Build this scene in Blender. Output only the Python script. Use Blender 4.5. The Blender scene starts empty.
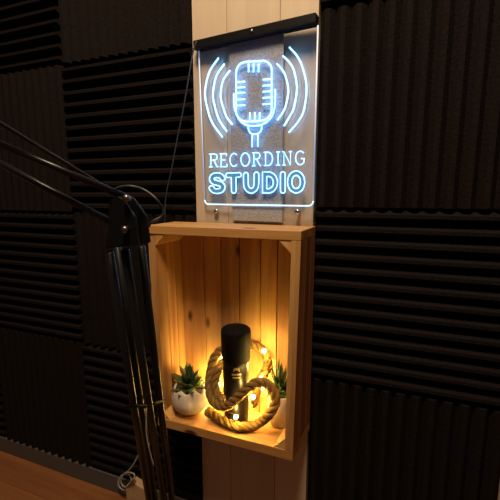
import bpy, math, random, json
from mathutils import Vector, Matrix
random.seed(11)
S = 0.64            # layout unit -> metres
FLOOR = -1.105      # floor height in layout units
C = bpy.context.scene.collection
PI = math.pi
def P(p): return Vector((p[0]*S, p[1]*S, (p[2]-FLOOR)*S))

# ------------------------------------------------------------------ camera, world, lights, exposure
scn = bpy.context.scene
cam = bpy.data.cameras.new('camera'); cam.sensor_width = 36; cam.lens = 361/500*36
cam.clip_start = .01
co = bpy.data.objects.new('camera', cam); C.objects.link(co)
co.location = P((0, -.95, 0))
co.rotation_euler = (math.radians(90-8.973), 0, math.radians(20.823))
scn.camera = co
w = bpy.data.worlds.new('world'); scn.world = w; w.use_nodes = True
w.node_tree.nodes['Background'].inputs[0].default_value = (1, .70, .50, 1)
w.node_tree.nodes['Background'].inputs[1].default_value = .035
def area(name, loc, target, size, power, col):
    l = bpy.data.lights.new(name, 'AREA'); l.shape = 'DISK'; l.size = size; l.energy = power; l.color = col
    o = bpy.data.objects.new(name, l); C.objects.link(o); o.location = P(loc)
    o.rotation_euler = (P(target)-P(loc)).to_track_quat('-Z', 'Y').to_euler()
    return o
area('ceiling_lamp', (-.14, -.98, 1.7), (-.36, 0, .1), .35, 18.5, (1, .74, .48))
scn.view_settings.view_transform = 'Standard'; scn.view_settings.look = 'None'
scn.view_settings.exposure = 0; scn.view_settings.gamma = 1; scn.view_settings.use_curve_mapping = False
LED = 7.5           # engraved sign lines
BULB = 440          # fairy bulbs

# ------------------------------------------------------------------ materials
def mat(name, col, rough=.6, metal=0, spec=.5, bump=None):
    m = bpy.data.materials.new(name); m.use_nodes = True; nt = m.node_tree; b = nt.nodes['Principled BSDF']
    b.inputs['Base Color'].default_value = (*col, 1); b.inputs['Roughness'].default_value = rough
    b.inputs['Metallic'].default_value = metal; b.inputs['Specular IOR Level'].default_value = spec
    if bump:
        tc = nt.nodes.new('ShaderNodeTexCoord'); n = nt.nodes.new('ShaderNodeTexNoise')
        n.inputs['Scale'].default_value = bump[0]; n.inputs['Detail'].default_value = 4
        nt.links.new(tc.outputs['Object'], n.inputs['Vector'])
        bp = nt.nodes.new('ShaderNodeBump'); bp.inputs['Strength'].default_value = bump[1]; bp.inputs['Distance'].default_value = bump[2]
        nt.links.new(n.outputs['Fac'], bp.inputs['Height']); nt.links.new(bp.outputs[0], b.inputs['Normal'])
        if len(bump) > 3:
            r = nt.nodes.new('ShaderNodeValToRGB')
            r.color_ramp.elements[0].position = .3; r.color_ramp.elements[1].position = .7
            r.color_ramp.elements[0].color = (*[c*bump[3] for c in col], 1); r.color_ramp.elements[1].color = (*col, 1)
            nt.links.new(n.outputs['Fac'], r.inputs[0]); nt.links.new(r.outputs[0], b.inputs['Base Color'])
    return m
def emit(name, col, strength, base=(.8, .8, .8)):
    m = mat(name, base, .4); b = m.node_tree.nodes['Principled BSDF']
    b.inputs['Emission Color'].default_value = (*col, 1); b.inputs['Emission Strength'].default_value = strength
    return m
def wood(name, dark, light, axis, rough=.55, scale=38, knots=True):
    m = mat(name, light, rough, spec=.3); nt = m.node_tree; b = nt.nodes['Principled BSDF']; N = nt.nodes.new; K = nt.links.new
    tc = N('ShaderNodeTexCoord'); at = N('ShaderNodeAttribute'); at.attribute_name = 'tone'
    off = N('ShaderNodeVectorMath'); off.operation = 'SCALE'; off.inputs[3].default_value = 7.3
    K(at.outputs['Vector'], off.inputs[0])
    ad = N('ShaderNodeVectorMath'); K(tc.outputs['Object'], ad.inputs[0]); K(off.outputs[0], ad.inputs[1])
    mp = N('ShaderNodeMapping'); K(ad.outputs[0], mp.inputs[0])
    mp.inputs['Scale'].default_value = [1 if i != axis else .07 for i in range(3)]
    n1 = N('ShaderNodeTexNoise'); n1.inputs['Scale'].default_value = scale; n1.inputs['Detail'].default_value = 5; n1.inputs['Distortion'].default_value = .6
    K(mp.outputs[0], n1.inputs['Vector'])
    n2 = N('ShaderNodeTexNoise'); n2.inputs['Scale'].default_value = scale*5; n2.inputs['Detail'].default_value = 3
    K(mp.outputs[0], n2.inputs['Vector'])
    mx = N('ShaderNodeMath'); mx.operation = 'MULTIPLY_ADD'; mx.inputs[1].default_value = .35; K(n2.outputs['Fac'], mx.inputs[0]); K(n1.outputs['Fac'], mx.inputs[2])
    r = N('ShaderNodeValToRGB'); r.color_ramp.elements[0].position = .45; r.color_ramp.elements[1].position = .85
    r.color_ramp.elements[0].color = (*dark, 1); r.color_ramp.elements[1].color = (*light, 1)
    K(mx.outputs[0], r.inputs[0])
    tn = N('ShaderNodeMath'); tn.operation = 'MULTIPLY_ADD'; tn.inputs[1].default_value = .55; tn.inputs[2].default_value = .62
    K(at.outputs['Fac'], tn.inputs[0])
    ml = N('ShaderNodeVectorMath'); ml.operation = 'SCALE'; K(r.outputs[0], ml.inputs[0]); K(tn.outputs[0], ml.inputs[3])
    out = ml.outputs[0]
    if knots:
        mk = N('ShaderNodeMapping'); mk.inputs['Scale'].default_value = [1 if i != axis else .45 for i in range(3)]; K(ad.outputs[0], mk.inputs[0])
        v = N('ShaderNodeTexVoronoi'); v.inputs['Scale'].default_value = 17; K(mk.outputs[0], v.inputs['Vector'])
        kr = N('ShaderNodeValToRGB'); kr.color_ramp.elements[0].position = .06; kr.color_ramp.elements[1].position = .13
        kr.color_ramp.elements[0].color = (.12, .07, .05, 1); kr.color_ramp.elements[1].color = (1, 1, 1, 1)
        K(v.outputs['Distance'], kr.inputs[0])
        m2 = N('ShaderNodeVectorMath'); m2.operation = 'MULTIPLY'; K(out, m2.inputs[0]); K(kr.outputs[0], m2.inputs[1]); out = m2.outputs[0]
    K(out, b.inputs['Base Color'])
    bp = N('ShaderNodeBump'); bp.inputs['Strength'].default_value = .3; bp.inputs['Distance'].default_value = .001
    K(mx.outputs[0], bp.inputs['Height']); K(bp.outputs[0], b.inputs['Normal'])
    return m
def clear(name, tint, gloss=.9, rough=.02):
    m = bpy.data.materials.new(name); m.use_nodes = True; nt = m.node_tree; nt.nodes.clear(); N = nt.nodes.new
    o = N('ShaderNodeOutputMaterial'); t = N('ShaderNodeBsdfTransparent'); t.inputs[0].default_value = (*tint, 1)
    g = N('ShaderNodeBsdfGlossy'); g.inputs['Roughness'].default_value = rough; g.inputs[0].default_value = (gloss, gloss, gloss, 1)
    f = N('ShaderNodeFresnel'); f.inputs[0].default_value = 1.45; x = N('ShaderNodeMixShader')
    gm = N('ShaderNodeNewGeometry'); iv = N('ShaderNodeMath'); iv.operation = 'SUBTRACT'; iv.inputs[0].default_value = 1; nt.links.new(gm.outputs['Backfacing'], iv.inputs[1])
    mm = N('ShaderNodeMath'); mm.operation = 'MULTIPLY'; nt.links.new(f.outputs[0], mm.inputs[0]); nt.links.new(iv.outputs[0], mm.inputs[1])
    nt.links.new(mm.outputs[0], x.inputs[0]); nt.links.new(t.outputs[0], x.inputs[1]); nt.links.new(g.outputs[0], x.inputs[2]); nt.links.new(x.outputs[0], o.inputs[0])
    return m
M = {}
M['foam'] = mat('charcoal foam', (.0145, .0112, .0108), 1, spec=.05, bump=(260, .5, .002, .6))
M['wall'] = wood('cream boarding', (.62, .50, .37), (.74, .62, .47), 2, .6, 14, knots=False)
M['floor'] = wood('brown floorboards', (.20, .075, .028), (.34, .14, .055), 0, .4, 18, knots=False)
M['skirt'] = mat('grey skirting paint', (.085, .08, .075), .6)
M['ceiling'] = mat('ceiling paint', (.5, .47, .43), .9)
M['pine_v'] = wood('pine upright', (.40, .185, .06), (.64, .385, .135), 2)
M['pine_x'] = wood('pine crosswise', (.36, .16, .045), (.56, .31, .105), 0)
M['pine_y'] = wood('pine depthwise', (.42, .20, .065), (.64, .385, .135), 1)
M['pine_out'] = wood('darker pine', (.24, .095, .03), (.46, .20, .07), 2)  # darker pine tone for the right outer side and the battens
M['black_metal'] = mat('black lacquered metal', (.006, .006, .007), .32, 0, .35)
M['black_plastic'] = mat('black plastic', (.004, .004, .0045), .5, 0, .25)
M['steel'] = mat('steel', (.7, .7, .72), .25, 1)
M['bolt'] = mat('dark steel', (.22, .22, .23), .35, 1)
M['acrylic'] = clear('clear acrylic', (.985, .99, .995))
M['plate'] = clear('back plate acrylic', (.985, .99, .995))
M['line'] = emit('lit engraving', (.09, .43, 1), LED)
M['edge'] = emit('lit acrylic edge', (.38, .62, 1), LED*.05)
M['edge_low'] = emit('lit acrylic lower edge', (.3, .7, 1), LED*.2)
M['glow_fill'] = emit('dim blue letter fill', (.20, .55, 1), .32, (.1, .1, .1))
M['strip'] = mat('grey textured strip', (.43, .45, .49), .8, bump=(330, .8, .0015, .65))
M['mic'] = mat('satin black', (.005, .0045, .004), .36, 0, .45)
M['grille'] = mat('black mesh', (.003, .003, .003), .8, 0, .15, bump=(900, .6, .001))
M['gold'] = mat('gold print', (.85, .6, .22), .35, .6)
M['jute'] = mat('jute', (.29, .17, .05), .95, 0, .1, bump=(500, .9, .0015, .55))
M['white'] = mat('white ceramic', (.62, .53, .43), .38, 0, .4)
M['soil'] = mat('dark soil', (.05, .035, .02), 1, bump=(300, 1, .002, .4))
M['leaf'] = mat('green succulent', (.05, .09, .028), .42, 0, .4, bump=(90, .2, .001, .65))
M['leaf2'] = mat('dark green aloe', (.045, .088, .024), .42, 0, .4, bump=(90, .2, .001, .6))
M['bulb'] = emit('warm bulb', (1, .64, .15), BULB)
M['wire'] = mat('copper wire', (.45, .26, .1), .4, .8)
M['cable'] = mat('black cable', (.03, .03, .032), .5, 0, .5)
M['greycable'] = mat('pale grey cable', (.34, .32, .30), .45, 0, .5)
M['tan'] = mat('tan block', (.52, .36, .2), .6, bump=(60, .2, .001, .8))

# ------------------------------------------------------------------ mesh builder
ORG = {}
class MB:
    def __init__(s): s.v = []; s.f = []; s.t = []; s.sm = []; s.tone = .5; s.smooth = False
    def add(s, vs, fs):
        o = len(s.v); s.v += [tuple(p) for p in vs]
        for f in fs: s.f.append([i+o for i in f]); s.t.append(s.tone); s.sm.append(s.smooth)
    def box(s, a, b, fn=None):
        x0, y0, z0 = a; x1, y1, z1 = b
        vs = [(x0,y0,z0),(x1,y0,z0),(x1,y1,z0),(x0,y1,z0),(x0,y0,z1),(x1,y0,z1),(x1,y1,z1),(x0,y1,z1)]
        if fn: vs = [fn(p) for p in vs]
        s.add(vs, [(0,3,2,1),(4,5,6,7),(0,1,5,4),(1,2,6,5),(2,3,7,6),(3,0,4,7)]); return s
    def prism(s, ring0, ring1):
        n = len(ring0)
        s.add(list(ring0)+list(ring1), [list(range(n))[::-1], list(range(n, 2*n))]+[(i, (i+1) % n, (i+1) % n+n, i+n) for i in range(n)]); return s
    def tube(s, pts, r, n=8, closed=False, cap=True):
        pts = [Vector(p) for p in pts]; m = len(pts); s.smooth = True
        rr = r if isinstance(r, (list, tuple)) else [r]*m
        vs = []; up = None
        for i, p in enumerate(pts):
            if closed: t = pts[(i+1) % m]-pts[i-1]
            else: t = pts[min(i+1, m-1)]-pts[max(i-1, 0)]
            t = t.normalized() if t.length > 1e-9 else Vector((0, 0, 1))
            if up is None: up = t.orthogonal().normalized()
            else:
                up = up-t*up.dot(t); up = up.normalized() if up.length > 1e-6 else t.orthogonal().normalized()
            b = t.cross(up)
            for k in range(n):
                a = 2*PI*k/n; vs.append(p+(up*math.cos(a)+b*math.sin(a))*rr[i])
        fs = []
        for i in range(m if closed else m-1):
            j = (i+1) % m
            for k in range(n): fs.append((i*n+k, i*n+(k+1) % n, j*n+(k+1) % n, j*n+k))
        if cap and not closed: fs += [list(range(n))[::-1], list(range((m-1)*n, m*n))]
        s.add(vs, fs); s.smooth = False; return s
    def lathe(s, prof, c, n=40, fn=None):
        s.smooth = True; vs = []
        for r, z in prof:
            for k in range(n):
                a = 2*PI*k/n; p = (c[0]+r*math.cos(a), c[1]+r*math.sin(a), c[2]+z); vs.append(fn(p, a) if fn else p)
        m = len(prof); fs = [(i*n+k, i*n+(k+1) % n, (i+1)*n+(k+1) % n, (i+1)*n+k) for i in range(m-1) for k in range(n)]
        s.add(vs, fs); s.smooth = False; return s
    def ball(s, c, r, n=10):
        m = n//2+1
        return s.lathe([(max(r*math.sin(PI*i/m), 1e-5), -r*math.cos(PI*i/m)) for i in range(m+1)], c, n)
    def build(s, name, m, parent=None, org=None, bevel=0):
        o0 = ORG[parent.as_pointer()] if parent else (P(org) if org else P((sum(p[0] for p in s.v)/len(s.v), sum(p[1] for p in s.v)/len(s.v), min(p[2] for p in s.v))))
        me = bpy.data.meshes.new(name); me.from_pydata([P(p)-o0 for p in s.v], [], s.f)
        at = me.attributes.new('tone', 'FLOAT', 'FACE'); at.data.foreach_set('value', s.t)
        me.polygons.foreach_set('use_smooth', s.sm); me.materials.append(m); me.update()
        ob = bpy.data.objects.new(name, me); C.objects.link(ob)
        if parent: ob.parent = parent; ORG[ob.as_pointer()] = o0
        else: ob.location = o0; ORG[ob.as_pointer()] = o0
        if bevel:
            bm = ob.modifiers.new('bevel', 'BEVEL'); bm.width = bevel*S; bm.segments = 2; bm.limit_method = 'ANGLE'
        return ob
def tag(o, label, cat, group=None):
    o['label'] = label; o['category'] = cat
    if group: o['group'] = group
    return o
def thing(name, loc, label, cat, group=None):
    o = bpy.data.objects.new(name, None); o.empty_display_size = .02; C.objects.link(o); o.location = P(loc); ORG[o.as_pointer()] = P(loc)
    return tag(o, label, cat, group)
def struct(o): o['kind'] = 'structure'; return o
def spline(p, n=8):
    p = [Vector(q) for q in p]; q = [2*p[0]-p[1]]+p+[2*p[-1]-p[-2]]; o = []
    for i in range(1, len(q)-2):
        for k in range(n):
            t = k/n
            o.append(.5*(2*q[i]+(q[i+1]-q[i-1])*t+(2*q[i-1]-5*q[i]+4*q[i+1]-q[i+2])*t*t+(3*q[i]-q[i-1]-3*q[i+1]+q[i+2])*t**3))
    o.append(p[-1]); return o
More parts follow.
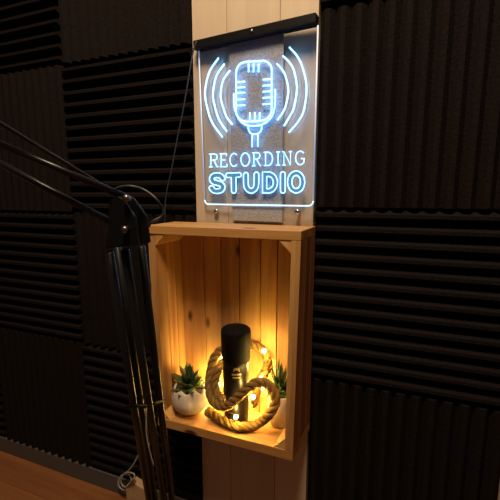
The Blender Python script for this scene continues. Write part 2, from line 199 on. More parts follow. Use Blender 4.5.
D = json.loads('''{"waves":[[[0.0493,0.3528],[0.0213,0.3246],[0.0076,0.2907],[0.0046,0.26],[0.0173,0.209],[0.0346,0.1786],[0.0583,0.1506]],[[0.067,0.3353],[0.0433,0.3114],[0.0334,0.2849],[0.0302,0.2545],[0.0426,0.2093],[0.0541,0.1875],[0.0727,0.1639]],[[0.0836,0.3168],[0.065,0.2984],[0.0563,0.2769],[0.055,0.2492],[0.067,0.2121],[0.0762,0.1959],[0.09,0.1806]],[[0.2491,0.3448],[0.2686,0.3226],[0.2835,0.2936],[0.2943,0.2495],[0.2891,0.1978],[0.2744,0.1713],[0.2514,0.1483]],[[0.2326,0.3284],[0.2484,0.3123],[0.2617,0.29],[0.2701,0.2503],[0.2634,0.2061],[0.2533,0.1872],[0.2378,0.1648]],[[0.217,0.3126],[0.2305,0.298],[0.2404,0.2805],[0.248,0.2484],[0.2423,0.2142],[0.2333,0.1962],[0.2201,0.1807]]],"capsule":[[0.2032,0.3009],[0.2023,0.3067],[0.1997,0.3123],[0.1955,0.3173],[0.1901,0.3213],[0.1839,0.3242],[0.1771,0.3256],[0.1305,0.3305],[0.1233,0.3304],[0.1166,0.3289],[0.1108,0.3258],[0.1063,0.3215],[0.1035,0.3162],[0.1025,0.3103],[0.1018,0.2129],[0.1029,0.2057],[0.1062,0.1989],[0.1114,0.1929],[0.1183,0.1882],[0.1262,0.1852],[0.1346,0.1839],[0.1737,0.1826],[0.1817,0.1832],[0.1892,0.1856],[0.1955,0.1897],[0.2003,0.195],[0.2032,0.2012],[0.2042,0.208]],"ticks":[[[0.1388,0.3244],[0.1388,0.3053]],[[0.153,0.3223],[0.1531,0.3032]],[[0.1671,0.3201],[0.1672,0.3012]],[[0.1425,0.2061],[0.1425,0.1875]],[[0.157,0.2047],[0.157,0.1862]],[[0.1707,0.2034],[0.1708,0.185]],[[0.1029,0.2852],[0.128,0.2833]],[[0.1028,0.2716],[0.128,0.2699]],[[0.1027,0.258],[0.128,0.2565]],[[0.1026,0.2418],[0.1279,0.2405]],[[0.1025,0.2268],[0.1279,0.2257]],[[0.1793,0.2813],[0.2026,0.2796]],[[0.1794,0.2666],[0.2028,0.265]],[[0.1795,0.2523],[0.2029,0.2509]],[[0.1796,0.2374],[0.2031,0.2362]],[[0.1797,0.2222],[0.2032,0.2211]]],"cradle":[[0.0952,0.2584],[0.095,0.2372],[0.0988,0.2141],[0.1084,0.1943],[0.1248,0.1798],[0.1396,0.1733],[0.1571,0.1714],[0.1743,0.1724],[0.1912,0.1796],[0.2049,0.1917],[0.2118,0.2102],[0.2135,0.2314],[0.2129,0.2539]],"neck":[[0.1372,0.1717],[0.1396,0.1602],[0.1469,0.1531],[0.1571,0.1509],[0.1675,0.1524],[0.1749,0.1588],[0.1771,0.1702]],"stem":[[[0.1496,0.1507],[0.149,0.1191]],[[0.1658,0.1508],[0.1656,0.1195]]],"recording":[["R",[[[0.0192,0.0722],[0.0199,0.107]],[[0.0145,0.1072],[0.0309,0.1067],[0.0382,0.1048],[0.0411,0.0985],[0.038,0.0921],[0.0306,0.0901],[0.0196,0.0903]],[[0.0291,0.0902],[0.0406,0.0719],[0.0436,0.0719]],[[0.0138,0.0722],[0.0246,0.0721]]]],["E",[[[0.0534,0.0718],[0.0539,0.1064]],[[0.0496,0.1065],[0.0711,0.1059],[0.0711,0.0997]],[[0.0491,0.0718],[0.0719,0.0716],[0.072,0.0785]],[[0.0536,0.0898],[0.0654,0.0896]]]],["C",[[[0.1022,0.1009],[0.0999,0.1032],[0.0974,0.1048],[0.0947,0.1055],[0.0919,0.1052],[0.0892,0.1041],[0.0868,0.1022],[0.0847,0.0995],[0.0832,0.0963],[0.0822,0.0926],[0.0818,0.0887],[0.0821,0.0848],[0.083,0.081],[0.0845,0.0777],[0.0865,0.0749],[0.0889,0.0729],[0.0916,0.0716],[0.0944,0.0713],[0.0972,0.0719],[0.0997,0.0734],[0.102,0.0756]]]],["O",[[[0.1416,0.0876],[0.1413,0.0914],[0.1403,0.095],[0.1388,0.0982],[0.1368,0.1009],[0.1343,0.103],[0.1315,0.1043],[0.1286,0.1048],[0.1257,0.1044],[0.1229,0.1033],[0.1204,0.1013],[0.1183,0.0987],[0.1168,0.0955],[0.1158,0.0919],[0.1154,0.0882],[0.1157,0.0844],[0.1167,0.0807],[0.1183,0.0775],[0.1203,0.0747],[0.1228,0.0727],[0.1256,0.0714],[0.1286,0.0709],[0.1315,0.0713],[0.1343,0.0725],[0.1367,0.0745],[0.1388,0.0772],[0.1403,0.0804],[0.1413,0.0839],[0.1416,0.0876]]]],["R",[[[0.154,0.0706],[0.1539,0.1043]],[[0.1493,0.1045],[0.1633,0.1041],[0.1696,0.1022],[0.1722,0.0962],[0.1697,0.0899],[0.1634,0.088],[0.154,0.0882]],[[0.1621,0.088],[0.1723,0.0704],[0.1748,0.0704]],[[0.1494,0.0707],[0.1586,0.0706]]]],["D",[[[0.1835,0.0703],[0.1963,0.0702],[0.1972,0.0704],[0.1997,0.0713],[0.2019,0.0728],[0.2038,0.0748],[0.2054,0.0773],[0.2066,0.0802],[0.2073,0.0833],[0.2075,0.0866],[0.2072,0.0899],[0.2065,0.0931],[0.2052,0.096],[0.2036,0.0985],[0.2016,0.1006],[0.1994,0.1022],[0.1969,0.1031],[0.1947,0.1035],[0.1832,0.1038]],[[0.1881,0.0702],[0.1879,0.1036]]]],["I",[[[0.2233,0.0698],[0.2228,0.1029]],[[0.2182,0.0699],[0.2284,0.0698]],[[0.2178,0.1031],[0.2279,0.1028]]]],["N",[[[0.2391,0.0697],[0.2386,0.1026],[0.257,0.0695],[0.2564,0.1021]],[[0.2352,0.0697],[0.2435,0.0696]],[[0.2347,0.1027],[0.2386,0.1026]],[[0.2521,0.1023],[0.2602,0.102]]]],["G",[[[0.2906,0.0967],[0.2884,0.0991],[0.2858,0.1008],[0.2831,0.1016],[0.2803,0.1016],[0.2776,0.1007],[0.2752,0.099],[0.2731,0.0966],[0.2716,0.0936],[0.2706,0.0901],[0.2702,0.0864],[0.2705,0.0827],[0.2714,0.079],[0.2729,0.0758],[0.2749,0.073],[0.2773,0.0709],[0.28,0.0696],[0.2828,0.0692],[0.2855,0.0696],[0.2881,0.0709],[0.2904,0.0729],[0.2922,0.0749],[0.292,0.0837]],[[0.2843,0.0838],[0.2939,0.0836]]]]],"studio":[["S",[[[0.0636,0.0437],[0.0623,0.045],[0.061,0.0465],[0.0594,0.0483],[0.0572,0.0502],[0.0543,0.052],[0.0513,0.0533],[0.0483,0.0543],[0.0452,0.0549],[0.042,0.0553],[0.0388,0.0555],[0.0356,0.0554],[0.0323,0.055],[0.0289,0.0544],[0.0254,0.0534],[0.0221,0.0519],[0.0192,0.0498],[0.017,0.0474],[0.0154,0.0448],[0.0143,0.0419],[0.0139,0.0388],[0.0144,0.0357],[0.0156,0.0329],[0.0173,0.0304],[0.0195,0.028],[0.0223,0.0259],[0.0257,0.0243],[0.029,0.0232],[0.032,0.0225],[0.0346,0.022],[0.0371,0.0214],[0.0398,0.0208],[0.0426,0.0202],[0.0449,0.0197],[0.0465,0.0193],[0.0473,0.0189],[0.048,0.0184],[0.0488,0.0176],[0.0494,0.0168],[0.0497,0.0162],[0.0498,0.0162],[0.0497,0.0161],[0.0495,0.0155],[0.0489,0.0146],[0.0483,0.0138],[0.0477,0.0134],[0.0469,0.013],[0.0454,0.0125],[0.0435,0.012],[0.0414,0.0117],[0.0395,0.0115],[0.0377,0.0115],[0.0358,0.0116],[0.034,0.0119],[0.0325,0.0123],[0.0315,0.0126],[0.0311,0.0129],[0.0304,0.0136],[0.0294,0.0147],[0.0281,0.0163],[0.0266,0.018],[0.0234,0.02],[0.0193,0.0205],[0.0155,0.0192],[0.013,0.0165],[0.0124,0.0131],[0.014,0.0099],[0.0153,0.0086],[0.0165,0.0071],[0.0181,0.0052],[0.0205,0.0031],[0.0236,0.0013],[0.0269,0.0],[0.0302,-0.0008],[0.0335,-0.0013],[0.0369,-0.0016],[0.0402,-0.0015],[0.0436,-0.0012],[0.047,-0.0006],[0.0504,0.0002],[0.0538,0.0014],[0.0571,0.0032],[0.0598,0.0054],[0.062,0.0079],[0.0636,0.0106],[0.0647,0.0135],[0.065,0.0168],[0.0643,0.02],[0.0629,0.0228],[0.0611,0.0253],[0.0588,0.0275],[0.056,0.0295],[0.0527,0.031],[0.0494,0.032],[0.0464,0.0327],[0.0438,0.0333],[0.0414,0.0338],[0.0387,0.0345],[0.036,0.0351],[0.0338,0.0356],[0.0323,0.036],[0.0317,0.0363],[0.0312,0.0367],[0.0305,0.0375],[0.03,0.0383],[0.0297,0.0389],[0.0297,0.039],[0.0297,0.0392],[0.0299,0.0398],[0.0303,0.0404],[0.0308,0.041],[0.0312,0.0413],[0.0318,0.0416],[0.0333,0.042],[0.0352,0.0423],[0.0372,0.0425],[0.039,0.0426],[0.0407,0.0426],[0.0423,0.0424],[0.044,0.042],[0.0454,0.0416],[0.0463,0.0412],[0.047,0.0408],[0.0478,0.0401],[0.0489,0.0389],[0.0503,0.0373],[0.0518,0.0357],[0.055,0.0337],[0.059,0.0334],[0.0625,0.0347],[0.0648,0.0374],[0.0652,0.0406],[0.0636,0.0437]]]],["T",[[[0.0714,0.0537],[0.1122,0.0543],[0.1162,0.0505],[0.1158,0.0455],[0.1121,0.0427],[0.1004,0.0424],[0.1004,0.0054],[0.0972,0.0],[0.0916,-0.0008],[0.0862,0.0022],[0.0853,0.0054],[0.0853,0.0421],[0.0719,0.0419],[0.0681,0.0452],[0.0682,0.0506],[0.0714,0.0537]]]],["U",[[[0.123,0.0482],[0.1231,0.0449],[0.1231,0.0415],[0.1231,0.0381],[0.1232,0.0348],[0.1233,0.0318],[0.1233,0.0289],[0.1234,0.0261],[0.1234,0.0232],[0.1237,0.0202],[0.1244,0.0171],[0.1254,0.0143],[0.1267,0.0116],[0.1282,0.0092],[0.13,0.0069],[0.1321,0.0048],[0.1345,0.0031],[0.1371,0.0016],[0.14,0.0004],[0.1432,-0.0004],[0.1467,-0.0007],[0.1501,-0.0002],[0.1533,0.0008],[0.1561,0.002],[0.1586,0.0036],[0.1609,0.0053],[0.1629,0.0073],[0.1645,0.0095],[0.1659,0.0118],[0.1669,0.0143],[0.1678,0.0169],[0.1683,0.0197],[0.1686,0.0226],[0.1687,0.0254],[0.1687,0.0282],[0.1688,0.0311],[0.1688,0.0343],[0.1688,0.0378],[0.1688,0.0413],[0.1687,0.0448],[0.1687,0.0483],[0.1677,0.0513],[0.1652,0.0536],[0.1618,0.0545],[0.1583,0.0538],[0.1558,0.0516],[0.1549,0.0486],[0.1549,0.0451],[0.1549,0.0415],[0.155,0.038],[0.155,0.0347],[0.1549,0.0315],[0.1549,0.0286],[0.1548,0.0258],[0.1547,0.0235],[0.1546,0.0214],[0.1542,0.0198],[0.1537,0.0182],[0.1531,0.0169],[0.1525,0.0158],[0.1518,0.0149],[0.151,0.0141],[0.1501,0.0134],[0.1489,0.0127],[0.1477,0.0121],[0.1467,0.0118],[0.1462,0.0117],[0.1458,0.0118],[0.145,0.012],[0.144,0.0124],[0.143,0.013],[0.1421,0.0137],[0.1412,0.0145],[0.1403,0.0156],[0.1395,0.017],[0.1388,0.0185],[0.1382,0.02],[0.1379,0.0217],[0.1377,0.0237],[0.1376,0.0261],[0.1376,0.0289],[0.1376,0.0318],[0.1375,0.0349],[0.1374,0.0381],[0.1374,0.0414],[0.1373,0.0447],[0.1373,0.048],[0.1363,0.0511],[0.1337,0.0534],[0.1301,0.0543],[0.1265,0.0535],[0.124,0.0513],[0.123,0.0482]]]],["D",[[[0.1799,0.0],[0.1795,0.0542],[0.1969,0.0537],[0.2019,0.0531],[0.2066,0.0515],[0.211,0.0489],[0.2148,0.0455],[0.2179,0.0414],[0.2203,0.0368],[0.2218,0.0318],[0.2223,0.0267],[0.2219,0.0215],[0.2206,0.0165],[0.2183,0.0119],[0.2152,0.0079],[0.2115,0.0045],[0.2071,0.0021],[0.2024,0.0005],[0.1974,0.0],[0.1799,0.0]],[[0.1919,0.0108],[0.1917,0.0427],[0.1955,0.0426],[0.1984,0.0422],[0.2012,0.0413],[0.2038,0.0398],[0.2061,0.0378],[0.208,0.0353],[0.2094,0.0326],[0.2102,0.0296],[0.2106,0.0266],[0.2103,0.0235],[0.2095,0.0205],[0.2082,0.0178],[0.2063,0.0154],[0.2041,0.0135],[0.2015,0.012],[0.1987,0.0111],[0.1958,0.0108],[0.1919,0.0108]]]],["I",[[[0.2302,0.0479],[0.2304,0.0328],[0.2308,0.0056],[0.2317,0.0026],[0.2341,0.0004],[0.2374,-0.0004],[0.2406,0.0004],[0.2429,0.0026],[0.2437,0.0055],[0.2433,0.0326],[0.243,0.0476],[0.2421,0.0505],[0.2398,0.0527],[0.2366,0.0536],[0.2333,0.0529],[0.231,0.0508],[0.2302,0.0479]]]],["O",[[[0.2953,0.0269],[0.295,0.0217],[0.2939,0.0167],[0.2919,0.012],[0.2892,0.0079],[0.2859,0.0046],[0.282,0.0021],[0.2778,0.0005],[0.2734,0.0],[0.2689,0.0005],[0.2645,0.0021],[0.2605,0.0046],[0.2569,0.0081],[0.254,0.0122],[0.2517,0.017],[0.2503,0.0222],[0.2498,0.0275],[0.2501,0.0329],[0.2513,0.038],[0.2534,0.0427],[0.2562,0.0467],[0.2596,0.05],[0.2635,0.0524],[0.2678,0.0538],[0.2722,0.0542],[0.2767,0.0536],[0.2809,0.052],[0.2849,0.0494],[0.2883,0.046],[0.2912,0.0419],[0.2934,0.0372],[0.2948,0.0322],[0.2953,0.0269]],[[0.2841,0.0271],[0.284,0.0239],[0.2834,0.0209],[0.2824,0.0181],[0.2811,0.0156],[0.2794,0.0136],[0.2775,0.0121],[0.2754,0.0112],[0.2731,0.0109],[0.2709,0.0112],[0.2687,0.0122],[0.2667,0.0137],[0.2649,0.0158],[0.2635,0.0183],[0.2623,0.0211],[0.2616,0.0242],[0.2613,0.0274],[0.2615,0.0306],[0.2621,0.0336],[0.2631,0.0364],[0.2645,0.0389],[0.2662,0.0409],[0.2681,0.0423],[0.2702,0.0432],[0.2725,0.0435],[0.2747,0.0431],[0.2768,0.0421],[0.2788,0.0406],[0.2806,0.0386],[0.282,0.0361],[0.2831,0.0333],[0.2838,0.0302],[0.2841,0.0271]]]]],"rope":[[-0.448,-0.106,-0.6175],[-0.4176,-0.1195,-0.6175],[-0.3813,-0.1319,-0.6175],[-0.3382,-0.1361,-0.6175],[-0.3019,-0.1186,-0.6155],[-0.2602,-0.135,-0.5676],[-0.242,-0.13,-0.5287],[-0.2523,-0.128,-0.496],[-0.2781,-0.132,-0.4797],[-0.3058,-0.146,-0.489],[-0.3364,-0.153,-0.5221],[-0.3723,-0.15,-0.5573],[-0.4127,-0.134,-0.567],[-0.4415,-0.11,-0.5507],[-0.4545,-0.08,-0.5106],[-0.4476,-0.06,-0.4692],[-0.4216,-0.0465,-0.4461],[-0.3684,-0.0455,-0.4259],[-0.32,-0.0455,-0.4273],[-0.2885,-0.06,-0.4483],[-0.2829,-0.085,-0.4704],[-0.2975,-0.1,-0.5002],[-0.3149,-0.075,-0.5525],[-0.33,-0.05,-0.6007]],"rope2":[[-0.4052,-0.048,-0.4674],[-0.4236,-0.05,-0.4851],[-0.4263,-0.085,-0.4968],[-0.4288,-0.1,-0.5261],[-0.4157,-0.115,-0.5516],[-0.3874,-0.13,-0.5548]],"bulbs":[[-0.2889,-0.085,-0.4172],[-0.2833,-0.125,-0.4733],[-0.299,-0.142,-0.5203],[-0.3437,-0.15,-0.5823],[-0.4372,-0.035,-0.488],[-0.436,-0.06,-0.5578],[-0.4783,-0.07,-0.6188],[-0.2465,-0.06,-0.5973],[-0.2901,-0.045,-0.4941],[-0.3508,-0.06,-0.5995],[-0.3059,-0.05,-0.5461],[-0.3735,-0.05,-0.5725],[-0.4009,-0.05,-0.4443],[-0.471,-0.055,-0.5354]],"lower":[[[-0.4192,-0.49,-0.0947],[-0.4836,-0.3332,-0.7696]],[[-0.3879,-0.49,-0.0897],[-0.4412,-0.3332,-0.7545]],[[-0.4384,-0.45,-0.0913],[-0.4798,-0.3156,-0.7895]],[[-0.3877,-0.45,-0.0887],[-0.4329,-0.3156,-0.7718]]],"upper":[[[-0.3722,-0.5,-0.006],[-0.5728,-0.6,0.0927]],[[-0.3904,-0.5,-0.0506],[-0.6047,-0.575,0.0727]]],"spring":[[[-0.398,-0.5,0.003],[-0.5304,-0.6,0.1132]]],"elbow":[[-0.3971,-0.5,-0.0107],[-0.3777,-0.5,-0.0045],[-0.3705,-0.5,-0.009],[-0.35,-0.5,-0.0342],[-0.3451,-0.5,-0.0766],[-0.4106,-0.5,-0.0862],[-0.4015,-0.5,-0.0572]],"bolts":[[-0.3597,-0.512,-0.008],[-0.3654,-0.512,-0.054]],"tie":[[-0.4191,-0.43,-0.3508]],"tietail":[[-0.4162,-0.43,-0.3604],[-0.4237,-0.41,-0.4343],[-0.4211,-0.4,-0.4976]],"loop":[[-0.4084,-0.505,0.0098],[-0.3979,-0.5,0.0046],[-0.3824,-0.5,0.0086],[-0.3619,-0.5,0.0099],[-0.3464,-0.49,0.0045],[-0.3255,-0.49,-0.0089],[-0.3224,-0.48,-0.0241],[-0.3229,-0.48,-0.0348],[-0.3363,-0.49,-0.0451],[-0.3612,-0.47,-0.0619]],"cord":[[-0.4972,-0.04,0.3963],[-0.5073,-0.045,0.3615],[-0.5165,-0.05,0.3112],[-0.5379,-0.05,0.2237],[-0.5597,-0.05,0.1457],[-0.5826,-0.05,0.059],[-0.602,-0.05,-0.0057],[-0.6079,-0.05,-0.0635],[-0.6207,-0.04,-0.1238]],"coil":[[-0.9306,0.1715,-1.09]],"wire":[[-0.7571,-0.035,-0.8887],[-0.7879,-0.035,-0.9442],[-0.8206,-0.03,-0.9858],[-0.8589,-0.03,-1.0259],[-0.8632,-0.03,-1.056],[-0.8346,-0.035,-1.0588],[-0.7966,-0.04,-1.0101],[-0.8081,-0.035,-0.9899],[-0.8488,-0.03,-1.0106],[-0.8563,-0.035,-1.0495],[-0.821,-0.04,-1.0501],[-0.7789,-0.05,-0.9923],[-0.7729,-0.05,-0.963],[-0.8208,-0.04,-0.9818],[-0.8413,-0.04,-1.0243],[-0.8157,-0.045,-1.032],[-0.7653,-0.06,-0.968]]}''')

# ------------------------------------------------------------------ the setting
WY = .03
b = MB(); b.box((-2.4, WY, FLOOR), (.9, WY+.06, 1.25)); struct(b.build('wall_back', M['wall']))
b = MB()                                         # boxed-out strip of boarding between the foam panels
for (xa, xb, tn) in ((-.533, -.4265, .55), (-.4255, -.2765, .48), (-.2755, -.179, .6)):
    b.tone = tn; b.box((xa, 0, FLOOR), (xb, WY, 1.25), lambda p: (p[0], p[1] if p[1] > .02 else .002-(p[0]+.533)*.066, p[2]))
    
struct(b.build('trim_1', M['wall'], bevel=.0015))
b = MB()
for i in range(14):
    b.tone = random.random(); y1 = WY-i*.16
    b.box((-2.4, y1-.1585, FLOOR-.03), (.9, y1, FLOOR))
struct(b.build('floor', M['floor']))
b = MB(); b.box((-2.4, -2.2, 1.95), (.9, WY+.06, 2.0)); struct(b.build('ceiling', M['ceiling']))
b = MB(); b.box((-2.4, -.0165, FLOOR), (-.535, WY-.0005, -1.036)); struct(b.build('baseboard_left', M['skirt'], bevel=.003))
b = MB(); b.box((-.177, -.0165, FLOOR), (.9, WY-.0005, -1.036)); struct(b.build('baseboard_right', M['skirt'], bevel=.003))

# ------------------------------------------------------------------ acoustic foam panels
FB, FT, NT = WY-.0008, -.018, 13
def foam(x0, x1, z0, z1, horiz, label):
    prof = []
    a0, a1 = (z0, z1) if horiz else (x0, x1)
    p = (a1-a0)/NT; yb = FB-.016 if horiz else FB-.030; w_ = .12 if horiz else .16
    prof.append((a0, yb))
    for i in range(NT):
        prof += [(a0+(i+.5-w_)*p, FT), (a0+(i+.5+w_)*p, FT), (a0+(i+1)*p, yb)]
    n = len(prof); ring = [(a, y) for a, y in prof]+[(a1, FB), (a0, FB)]
    b = MB()
    # each tooth is its own convex slab so that the zig-zag ends stay clean
    e0, e1 = (x0, x1) if horiz else (z0, z1)
    m = len(ring)
    def pt(a, y, e): return (e, y, a) if horiz else (a, y, e)
    vs = [pt(a, y, e0) for a, y in ring]+[pt(a, y, e1) for a, y in ring]
    fs = [(i, (i+1) % m, (i+1) % m+m, i+m) for i in range(m)]
    if horiz: fs = [f[::-1] for f in fs]
    for o in (0, m):
        fs.append([o+m-2, o+m-1, o+0, o+n-1])
        for i in range(NT):
            fs.append([o+1+i*3-1, o+1+i*3, o+1+i*3+1, o+1+i*3+2])
    b.add(vs, fs)
    return tag(b.build('acoustic_foam_panel', M['foam']), label, 'acoustic foam', 'foam panels on the wall')
LR = [(.408, .876), (-.062, .405), (-.531, -.065), (-1.033, -.534)]
names = {(0,0): 'black foam panel with upright ridges at the top, left of the lit sign',
 (0,1): 'black foam panel with level ridges directly left of the lit sign',
 (0,2): 'black foam panel with upright ridges directly left of the wooden crate, behind the boom arm',
 (0,3): 'lowest level-ridged black foam panel, behind the lower boom arm tubes above grey skirting',
 (1,0): 'level-ridged black foam panel in the top left corner of the photo',
 (1,1): 'upright-ridged black foam panel at the far left edge, level with the lit sign',
 (1,2): 'level-ridged black foam panel at the far left edge, level with the crate',
 (1,3): 'upright-ridged black foam panel in the lower left corner above the grey skirting'}
names[(2, 3)] = 'level-ridged black foam panel at the very left edge, just above the skirting'
for c, (xa, xb) in enumerate(((-1.001, -.535), (-1.47, -1.004), (-1.939, -1.473))):
    for r, (za, zb) in enumerate(LR):
        if (c, r) not in names: continue
        foam(xa, xb, za, zb, (r+c) % 2 == 1, names[(c, r)])
RR = [(.432, .9), (-.035, .429), (-.505, -.038), (-1.033, -.508)]
nr = ['level-ridged black foam panel in the top right corner, only its lower edge in view',
      'black foam panel with upright ridges directly right of the lit sign',
      'black foam panel with level ridges directly right of the wooden crate',
      'upright-ridged black foam panel in the lower right corner, below the level-ridged one']
for r, (za, zb) in enumerate(RR): foam(-.177, .292, za, zb, r % 2 == 0, nr[r])

# ------------------------------------------------------------------ lit sign
NK = math.hypot(1, .113)
def SG(u, d, z):            # along the sign, out from its face, up
    return (-.49+(u-d*.113)/NK, -.018-(u*.113+d)/NK, z)
def lean(u, z): return u-.010*(z+.035)/.43*(1-u/.32)     # the sheet hangs a touch out of square
def sbox(b, u0, u1, d0, d1, z0, z1): return b.box((u0, -d1, z0), (u1, -d0, z1), lambda p: SG(lean(p[0], p[2]), -p[1], p[2]))
sign = thing('recording_studio_sign', SG(.155, 0, -.075), 'edge-lit clear acrylic sign with glowing blue microphone and lettering above the crate', 'sign')
U0, U1 = -.006, .3165
b = MB(); sbox(b, U0-.004, U1+.006, -.014, -.011, -.0765, .398); b.build('backing_plate', M['plate'], sign)
b = MB(); sbox(b, U0, U1, -.007, -.001, -.032, .392); b.build('acrylic_panel', M['acrylic'], sign)
b = MB(); sbox(b, .0835, .2325, -.0105, -.0085, -.0755, .386); b.build('backing_strip', M['strip'], sign)
b = MB(); sbox(b, U0-.009, U1-.001, -.016, .010, .383, .4055); hb = b.build('led_housing', M['black_plastic'], sign, bevel=.002)
b = MB(); sbox(b, U0-.009, U1-.001, .0102, .0115, .3835, .386); b.build('housing_seam', M['black_metal'], hb)
def edge(pts, r, m):
    b = MB(); b.tube([SG(lean(u, z), -.004, z) for u, z in pts], r, 8); b.build('lit_edge', M[m], sign)
edge([(U0-.0005, .382), (U0-.0005, -.018)], .0019, 'edge'); edge([(U1+.0005, .382), (U1+.0005, -.018)], .0019, 'edge')
cv = lambda cx, a0, a1: [(cx+.0125*math.cos(math.radians(a0+(a1-a0)*k/6)), -.0195+.0125*math.sin(math.radians(a0+(a1-a0)*k/6))) for k in range(7)]
edge(cv(U0+.012, 180, 270)+cv(U1-.012, 270, 360), .0019, 'edge_low')
for u, z in ((.0285, -.052), (.2735, -.048), (.153, .3955)):
    b = MB(); ax = Vector(SG(0, 1, 0))-Vector(SG(0, 0, 0)); c = Vector(SG(u, 0, z))
    d0 = -.0105 if z < 0 else .0095
    if z < 0:
        ln = -c.y/NK*1.0; b.tube([c-ax*((abs(c.y)+(.002-(c.x+.533)*.066))*NK-.0015), c-ax*.0142], .004, 12); b.tube([c-ax*.0106, c-ax*.007, c-ax*.0055], [.0072, .0072, .004], 16)
    else: b.tube([c+ax*.0101, c+ax*.0125, c+ax*.013], [.0035, .0035, .002], 12)
    b.build('screw', M['steel'], sign)
def sl(pts): return [SG(u, .0006, z) for u, z in pts]
LR_ = .0016
def dens(pts, n=6): return [tuple(p) for p in spline([(u, z, 0) for u, z in pts], n)]
for wv in D['waves']:
    b = MB(); b.tube(sl([p[:2] for p in dens(wv)]), LR_*1.1, 6); b.build('sound_wave', M['line'], sign)
b = MB(); b.tube(sl(D['capsule']), LR_*1.15, 6, closed=True); ms = b.build('microphone_outline', M['line'], sign)
for t in D['ticks']:
    b = MB(); b.tube(sl(t), LR_*1.05, 6); b.build('grille_mark', M['line'], ms)
b = MB(); b.tube(sl([p[:2] for p in dens(D['cradle'])]), LR_, 6); b.build('cradle', M['line'], ms)
b = MB(); b.tube(sl([p[:2] for p in dens(D['neck'])]), LR_*.9, 6); 
for t in D['stem']: b.tube(sl(t), LR_*.9, 6)
b.build('stem', M['line'], ms)
for word, r in (('recording', LR_*.5), ('studio', LR_*.62)):
    for ch, strokes in D[word]:
        b = MB()
        for s_ in strokes: b.tube(sl(s_), r, 6)
        b.build('letter', M['line'], sign)


for ch, strokes in D['studio']:                   # faint blue emission filling between each letter's two engraved lines
    b = MB()
    if len(strokes) == 2:
        o_, n_ = strokes; m_ = len(o_)
        if ch == 'O':
            v0 = [SG(u, -.0005, z) for u, z in o_[:-1]]; v1 = [SG(u, -.0005, z) for u, z in n_[:-1]]; m_ -= 1
        else: v0 = [SG(u, -.0005, z) for u, z in o_[:-1]]; v1 = [SG(u, -.0005, z) for u, z in n_[:-1]]; m_ -= 1
        b.add(v0+v1, [(i, (i+1) % m_, (i+1) % m_+m_, i+m_) for i in range(m_)])
    elif ch == 'T':
        b.add([SG(u, -.0005, z) for u, z in strokes[0][:-1]], [list(range(len(strokes[0])-1))])
    else:
        q = strokes[0][:-1]; m_ = (len(q)-10)//2
        a_ = q[:m_]; c_ = q[m_+5:2*m_+5][::-1]
        b.add([SG(u, -.0005, z) for u, z in a_+c_], [(i, i+1, i+1+m_, i+m_) for i in range(m_-1)])
    b.build('letter_fill', M['glow_fill'], sign)
# ------------------------------------------------------------------ wooden crate
X0, X1, YB, YF, Z0, Z1, T = -.592, -.178, -.0225, -.16, -.66, -.084, .0225
def tp(p):       # the crate narrows a touch towards its foot
    k = (Z1-p[2])/(Z1-Z0); c = (X0+X1)/2
    ky = (p[1]-YF)/(YB-YF) if p[0] > c else 0
    return (c+(p[0]-c)*(1-.045*k*(1-ky))+.006*ky*max(0, (p[0]-c)/(X1-c))**3, p[1], p[2])
crate = thing('wooden_crate', ((X0+X1)/2, (YB+YF)/2, Z0), 'open-fronted shallow pine crate stood on end below the lit sign', 'crate')
FL = Z0+.026
b = MB(); b.tone = .8; b.box((X0, YF, Z1-T), (X1, YB, Z1), tp); b.build('top_board', M['pine_x'], crate, bevel=.0015)
b = MB(); b.tone = .75; b.box((X0, YF, Z0), (X1, YB, FL), tp); b.build('bottom_board', M['pine_x'], crate, bevel=.0015)
b = MB(); xs = [X0+T, -.493, -.437, -.38, -.318, -.270, -.236, X1-T]
tones = [.75, .9, .62, .55, .8, .45, .3]
for i in range(7):
    b.tone = tones[i]; b.box((xs[i]+.0012, YB-.012, FL), (xs[i+1]-.0012, YB, Z1-T), tp)
b.build('back_panel', M['pine_v'], crate, bevel=.001)
ys = [YF, YF+.050, YF+.093, YB]
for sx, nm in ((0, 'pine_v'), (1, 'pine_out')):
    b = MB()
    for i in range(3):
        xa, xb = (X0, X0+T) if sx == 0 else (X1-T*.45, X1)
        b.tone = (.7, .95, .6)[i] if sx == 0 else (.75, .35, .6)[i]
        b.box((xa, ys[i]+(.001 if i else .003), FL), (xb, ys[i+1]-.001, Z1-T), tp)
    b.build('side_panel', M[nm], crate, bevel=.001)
b = MB(); b.tone = .62; b.box((X1-T, YF, FL), (X1-T*.45-.0002, YB-.0125, Z1-T), tp); b.build('side_lining', M['pine_v'], crate, bevel=.001)
b = MB(); b.tone = .6; b.box((X1-T*.45, YF, FL), (X1, YF+.0028, Z1-T), tp); b.build('front_edge', M['pine_v'], crate)
L_ = .03
for (xc, sx, zc, sz) in ((X0+T, 1, Z1-T, -1), (X1-T, -1, Z1-T, -1), (X1-T, -1, FL, 1), (X0+T, 1, FL, 1)):
    if (sx, sz) == (1, 1): L2 = .02
    else: L2 = L_
    b = MB(); b.tone = .85
    r0 = [tp((xc, YF+.002, zc)), tp((xc+sx*L2, YF+.002, zc)), tp((xc, YF+.002, zc+sz*L2))]
    r1 = [tp((p[0], YB-.0125, p[2])) for p in ((xc, 0, zc), (xc+sx*L2, 0, zc), (xc, 0, zc+sz*L2))]
    b.prism(r0, r1); b.build('corner_block', M['pine_y'], crate)
for z in (-.2, -.52):
    b = MB(); b.tone = .3; b.box((-.48, YB+.0003, z-.02), (-.27, -.016, z+.02), lambda p: (p[0], p[1] if p[1] < -.02 else .0015-(p[0]+.533)*.066, p[2])); b.build('hanging_batten', M['pine_out'], crate)

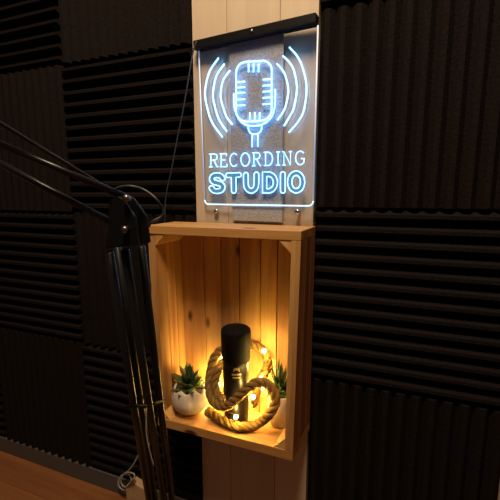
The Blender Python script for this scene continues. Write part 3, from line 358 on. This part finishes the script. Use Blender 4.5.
# ------------------------------------------------------------------ microphone in the crate
mx, my = -.3655, -.0965
mic = thing('studio_microphone', (mx, my, FL), 'black cylindrical microphone with gold emblem standing in the crate inside the rope', 'microphone')
b = MB(); H = .2755
b.lathe([(.0001, 0), (.031, 0), (.0335, .003), (.0345, .02), (.0362, .175), (.036, .178)], (mx, my, FL), 48); b.build('body', M['mic'], mic)
b = MB(); b.lathe([(.0368, .1782), (.0374, .180), (.0374, .186), (.0368, .1882)], (mx, my, FL), 48); b.build('collar', M['mic'], mic)
b = MB(); b.lathe([(.0355, .1884), (.039, .1905), (.0408, H-.012), (.0395, H-.004), (.035, H), (.0001, H+.001)], (mx, my, FL), 48); b.build('grille', M['grille'], mic)
def oncyl(s, z): a = -PI/2+.44+s/.0362; return (mx+.0366*math.cos(a), my+.0366*math.sin(a), z)
def onc2(s, z): a = -PI/2+.44+s/.0362; return (mx+.0352*math.cos(a), my+.0352*math.sin(a), z)
b = MB(); zc = -.4665
for poly in ([(-.0085, 0), (.0085, 0), (.0085, .003), (-.0085, .003)], [(-.0085, .004), (-.003, .004), (-.005, .0125)], [(.003, .004), (.0085, .004), (.005, .0125)], [(-.0028, .004), (.0028, .004), (.0022, .013), (0, .018), (-.0022, .013)]):
    b.prism([onc2(s, zc+z) for s, z in poly], [oncyl(s, zc+z) for s, z in poly])
b.build('emblem', M['gold'], mic)
b = MB()
for (wd, zz, hh, n) in ((.026, -.0105, .0042, 9), (.020, -.019, .0036, 7)):
    for i in range(n):
        s0 = -wd/2+wd*i/n; s1 = s0+wd/n*.74
        b.prism([oncyl(s, zc+z) for s, z in ((s0, zz), (s1, zz), (s1, zz+hh), (s0, zz+hh))], [onc2(s, zc+z) for s, z in ((s0, zz), (s1, zz), (s1, zz+hh), (s0, zz+hh))])
b.build('lettering', M['gold'], mic)

# ------------------------------------------------------------------ rope
rope = thing('jute_rope', (-.36, -.1, FL), 'thick twisted jute rope looped around the black microphone in the crate', 'rope')
def frames(pts):
    up = None; out = []
    for i, p in enumerate(pts):
        t = (pts[min(i+1, len(pts)-1)]-pts[max(i-1, 0)]).normalized()
        if up is None: up = t.orthogonal().normalized()
        up = (up-t*up.dot(t)).normalized(); out.append((p, t, up, t.cross(up)))
    return out
RR_ = .0128
def ropemesh(b, path, phase=0):
    p = spline(path, 14); q = [p[0]]; L = 0
    fr = frames(p); acc = [0]
    for i in range(1, len(p)): acc.append(acc[-1]+(p[i]-p[i-1]).length)
    for k in range(3):
        pts = []
        for (c, t, u, v), s in zip(fr, acc):
            a = 2*PI*k/3+s/.062*2*PI+phase; pts.append(c+(u*math.cos(a)+v*math.sin(a))*RR_*.47)
        b.tone = random.random(); b.tube(pts, RR_*.56, 9)
    return fr
def fuzz(b, fr, n, ln):
    for i in range(n):
        c, t, u, v = random.choice(fr); a = random.random()*2*PI; d = u*math.cos(a)+v*math.sin(a)
        p0 = c+d*RR_*.9; p1 = p0+(d*.6+t*random.uniform(-1, 1)).normalized()*ln*random.uniform(.4, 1)
        b.tube([p0, p1], [.00022, .0001], 3, cap=False)
b = MB(); fr = ropemesh(b, D['rope']); b.build('rope_length', M['jute'], rope)
b = MB(); fuzz(b, fr, 420, .008); b.build('loose_fibres', M['jute'], rope)
b = MB(); fr2 = ropemesh(b, D['rope2'], 1); fuzz(b, fr2, 80, .008); b.build('rope_length', M['jute'], rope)
b = MB(); c, t, u, v = fr[0]
b.tube([c-t*.004, c-t*.003, c+t*.010, c+t*.011], [.009, .0142, .0142, .012], 14); b.build('end_binding', M['jute'], rope)
b = MB()                                          # frayed tassel beside the second pot
for i in range(46):
    a = Vector((-.286+random.uniform(-.006, .006), -.082+random.uniform(-.005, .005), -.475+random.uniform(-.006, .006)))
    dr = Vector((random.uniform(-.1, .75), random.uniform(-.35, .15), random.uniform(-.15, .75))).normalized()
    b.tube([a, a+dr*.016+Vector((0, 0, .002)), a+dr*random.uniform(.030, .046)], [.0011, .0009, .0003], 4)
b.build('frayed_end', M['jute'], rope)

# ------------------------------------------------------------------ string of fairy lights
fl = thing('fairy_light_string', (-.36, -.09, FL), 'string of warm yellow fairy lights wound through the rope in the crate', 'string lights')
BL = D['bulbs']
order = [4, 5, 6, 3, 9, 10, 7, 8, 0, 1, 11, 2]
wp = []
for i in order:
    wp.append(Vector(BL[i])+Vector((0, .002, .0045)))
pts = []
for i in range(len(wp)-1):
    pts.append(wp[i]); m_ = (wp[i]+wp[i+1])/2+Vector((0, random.uniform(-.01, .01), random.uniform(-.012, .008)))
    m_.z = max(m_.z, FL+.003); m_.y = max(min(m_.y, -.045), -.15); pts.append(m_)
pts.append(wp[-1])
b = MB(); b.tube(spline(pts, 6), .0007, 5); b.build('wire', M['wire'], fl)
for p in BL:  # last ones are unseen extras behind rope and microphone, added to brighten the crate
    b = MB(); b.ball((p[0], p[1], max(p[2], FL+.0055)), .0052, 10); b.build('bulb', M['bulb'], fl)

# ------------------------------------------------------------------ potted succulents
def leaf(b, base, d, L, W, curl, th=.32, tip=.12):
    d = d.normalized(); side = d.cross(Vector((0, 0, 1)))
    side = side.normalized() if side.length > 1e-3 else Vector((1, 0, 0)); nrm = side.cross(d).normalized()
    n, m = 9, 8; vs = []
    for i in range(n):
        t = i/(n-1)
        wd = W*(math.sin(PI*min(1, .18+t*.82)**1.25))*(1-tip*t)
        if i == n-1: wd = W*.03
        c = base+d*L*t+nrm*curl*L*t*t
        for k in range(m):
            a = 2*PI*k/m; y = math.sin(a)*th*wd
            vs.append(c+side*math.cos(a)*wd+nrm*(y+abs(math.cos(a))**2*wd*.35))
    fs = [(i*m+k, i*m+(k+1) % m, (i+1)*m+(k+1) % m, (i+1)*m+k) for i in range(n-1) for k in range(m)]+[list(range(m))[::-1], list(range((n-1)*m, n*m))]
    b.smooth = True; b.add(vs, fs); b.smooth = False
# left: egg-shell pot with a jagged rim and a rosette
px, py = -.5085, -.1005
pot = thing('potted_succulent', (px, py, FL), 'rosette succulent in a white cracked-eggshell pot at the left of the crate', 'potted plant', 'white potted succulents')
JAG = [0, .9, .1, .75, .25, 1, .05, .65, .2, .95, .1, .7, .3, .85]
def rim(a):
    k = a/(2*PI)*len(JAG); i = int(k) % len(JAG); t = k-int(k); return JAG[i]*(1-t)+JAG[(i+1) % len(JAG)]*t
def egg(b, rad, hgt, inner):
    n = 84; m = 16; vs = []
    top = .072
    for i in range(m):
        for k in range(n):
            a = 2*PI*k/n; zt = top+rim(a+.35)*.021; z = zt*i/(m-1)
            q = (z-.046)/(.0465 if z < .046 else .066)
            r = rad*math.sqrt(max(1-q*q, .10 if z < .02 else 0))
            if i == 0: r = rad*.30
            vs.append((px+(r-inner)*math.cos(a), py+(r-inner)*math.sin(a), FL+z+(inner if i == 0 else 0)))
    fs = [(i*n+k, i*n+(k+1) % n, (i+1)*n+(k+1) % n, (i+1)*n+k) for i in range(m-1) for k in range(n)]
    return vs, fs, n, m
b = MB(); vo, fo, n, m = egg(b, .0555, .09, 0); vi, fi, _, _ = egg(b, .0555, .09, .0035)
N_ = len(vo); b.smooth = True
b.add(vo+vi, fo+[tuple(i+N_ for i in f[::-1]) for f in fi]+[((m-1)*n+k, (m-1)*n+(k+1) % n, N_+(m-1)*n+(k+1) % n, N_+(m-1)*n+k) for k in range(n)]+[list(range(n))[::-1]])
b.smooth = False; b.build('pot', M['white'], pot)
b = MB(); b.lathe([(.0001, .069), (.03, .069), (.0455, .066)], (px, py, FL), 30); b.build('soil', M['soil'], pot)
b = MB(); base = Vector((px-.002, py, FL+.072))
for ring, (n_, el, L, W) in enumerate(((8, 14, .067, .0145), (8, 36, .067, .0155), (7, 58, .068, .014), (5, 77, .064, .0105))):
    for i in range(n_):
        a = 2*PI*(i+ring*.43)/n_+random.uniform(-.15, .15); e = math.radians(el+random.uniform(-6, 6))
        d = Vector((math.cos(a)*math.cos(e), math.sin(a)*math.cos(e), math.sin(e)))
        LL = L*random.uniform(.85, 1.08)
        if d.y > .3: LL *= .72
        if d.y < -.5: LL *= .78
        leaf(b, base+d*.004+Vector((0, 0, ring*.004)), d, LL, W, -.12 if el < 30 else .05)
b.build('leaves', M['leaf'], pot)
# right: tapered round pot with a spiky rosette
qx, qy = -.2495, -.066
pot2 = thing('potted_succulent', (qx, qy, FL), 'spiky aloe-like succulent in a smooth white pot at the right of the crate', 'potted plant', 'white potted succulents')
b = MB(); b.lathe([(.0001, 0), (.020, 0), (.024, .003), (.034, .05), (.036, .094), (.0355, .097), (.0335, .0975), (.033, .094), (.031, .06), (.0001, .06)], (qx, qy, FL), 48); b.build('pot', M['white'], pot2)
b = MB(); b.lathe([(.0001, .090), (.0328, .089)], (qx, qy, FL), 30); b.build('soil', M['soil'], pot2)
b = MB(); base = Vector((qx, qy, FL+.094))
for ring, (n_, el, L, W) in enumerate(((12, 10, .042, .0085), (12, 30, .052, .0085), (10, 50, .062, .008), (8, 68, .070, .007), (4, 82, .076, .006))):
    for i in range(n_):
        a = 2*PI*(i+ring*.43)/n_+random.uniform(-.15, .15); e = math.radians(el+random.uniform(-7, 7))
        d = Vector((math.cos(a)*math.cos(e), math.sin(a)*math.cos(e), math.sin(e)))
        LL = L*random.uniform(.85, 1.08)*(.75 if d.x > .5 else 1)*(.7 if d.y > .5 else 1)
        leaf(b, base+d*.006+Vector((0, 0, ring*.003)), d, LL, W, .12, th=.5, tip=.5)
b.build('leaves', M['leaf2'], pot2)

# ------------------------------------------------------------------ microphone boom arm
low = D['lower']; fx, fy = -.455, -.325
arm = thing('microphone_boom_arm', (fx, fy, FLOOR), 'black twin-tube microphone boom arm standing in front of the crate, bent at its elbow', 'boom arm')
for a, c in low:
    b = MB(); b.tube([a, c], .0072, 14); b.build('lower_tube', M['black_metal'], arm)
for a, c in D['upper']:
    b = MB(); b.tube([a, c], .0052, 14); b.build('upper_tube', M['black_metal'], arm)
b = MB(); a, c = [Vector(q) for q in D['spring'][0]]
L = (c-a).length; ax = (c-a).normalized(); u = ax.orthogonal().normalized(); v = ax.cross(u)
b.tube([a+ax*L*i/700+(u*math.cos(i*.9)+v*math.sin(i*.9))*.0026 for i in range(701)], .0008, 5); b.build('tension_spring', M['black_metal'], arm)
for i, (yo, th) in enumerate(((-.010, .005), (.016, .005))):
    b = MB(); e = D['elbow']
    b.prism([(p[0], -.5+yo, p[2]) for p in e], [(p[0], -.5+yo+th, p[2]) for p in e]); b.build('elbow_plate', M['black_plastic'], arm, bevel=.0015)
b = MB(); b.box((-.385, -.5045, -.07), (-.36, -.4845, -.03)); b.build('elbow_spacer', M['black_plastic'], arm)
for p in D['bolts']:
    b = MB(); b.tube([(p[0], -.51, p[2]), (p[0], -.517, p[2]), (p[0], -.5195, p[2])], [.006, .006, .0035], 8); b.build('bolt', M['bolt'], arm)
q = Vector(D['tie'][0]); ax = (Vector(low[1][1])-Vector(low[1][0])).normalized()
b = MB(); c = (Vector(low[1][0])+Vector(low[0][0]))/2
tpos = [Vector(l[0])+(Vector(l[1])-Vector(l[0]))*.475 for l in low]
b.tube([tpos[0]+Vector((-.006, -.008, 0)), tpos[1]+Vector((.0, -.0095, .002)), tpos[3]+Vector((.007, 0, 0)), tpos[2]+Vector((-.006, .009, 0))], .004, 8, closed=True); ct = b.build('cable_tie', M['black_plastic'], arm)
b = MB(); t0 = tpos[1]+Vector((.002, -.011, 0)); b.tube(spline([t0, t0+Vector((-.001, -.002, -.06)), t0+Vector((.004, .008, -.13))], 6), .0012, 6); b.build('tie_tail', M['greycable'], ct)
ends = [Vector(l[1]) for l in low]; ec = sum(ends, Vector())/4
b = MB(); b.box((ec.x-.034, ec.y-.014, ec.z-.05), (ec.x+.034, ec.y+.014, ec.z+.012)); b.build('foot_bracket', M['black_plastic'], arm, bevel=.003)
b = MB(); b.tube([(ec.x, ec.y, ec.z-.049), (ec.x, ec.y, FLOOR+.02)], .012, 16); b.build('pole', M['black_metal'], arm)
b = MB(); b.lathe([(.0001, .0), (.11, .0), (.11, .012), (.1, .02), (.0001, .021)], (ec.x, ec.y, FLOOR), 40); b.build('base', M['black_metal'], arm)
b = MB(); b.tube(spline(D['loop'], 8), .0022, 8)
tag(b.build('microphone_cable', M['cable']), 'thin black cable looping from the boom arm elbow beside the crate', 'cable')
b = MB(); b.tube(spline(D['cord'], 6), .0019, 7)
tag(b.build('sign_power_cord', M['cable']), 'thin black cord hanging from the left end of the lit sign', 'cord')

# ------------------------------------------------------------------ odds and ends on the floor
b = MB(); b.box((-.818, -.046, FLOOR), (-.735, -.018, -1.0))
b2 = MB(); b2.prism([(-.818, -.046, FLOOR), (-.735, -.046, FLOOR), (-.735, -.046, -1.015), (-.79, -.046, -1.0), (-.818, -.046, -1.03)], [(-.818, -.018, FLOOR), (-.735, -.018, FLOOR), (-.735, -.018, -1.015), (-.79, -.018, -1.0), (-.818, -.018, -1.03)])
tag(b2.build('offcut_block', M['tan'], bevel=.004), 'small tan block on the floor against the grey skirting, behind the boom arm', 'block')
b = MB(); b.tube(spline(D['wire'], 8), .0026, 7)
tag(b.build('loose_cable', M['greycable']), 'pale grey loose cable coiled beside the tan block on the floor', 'cable')
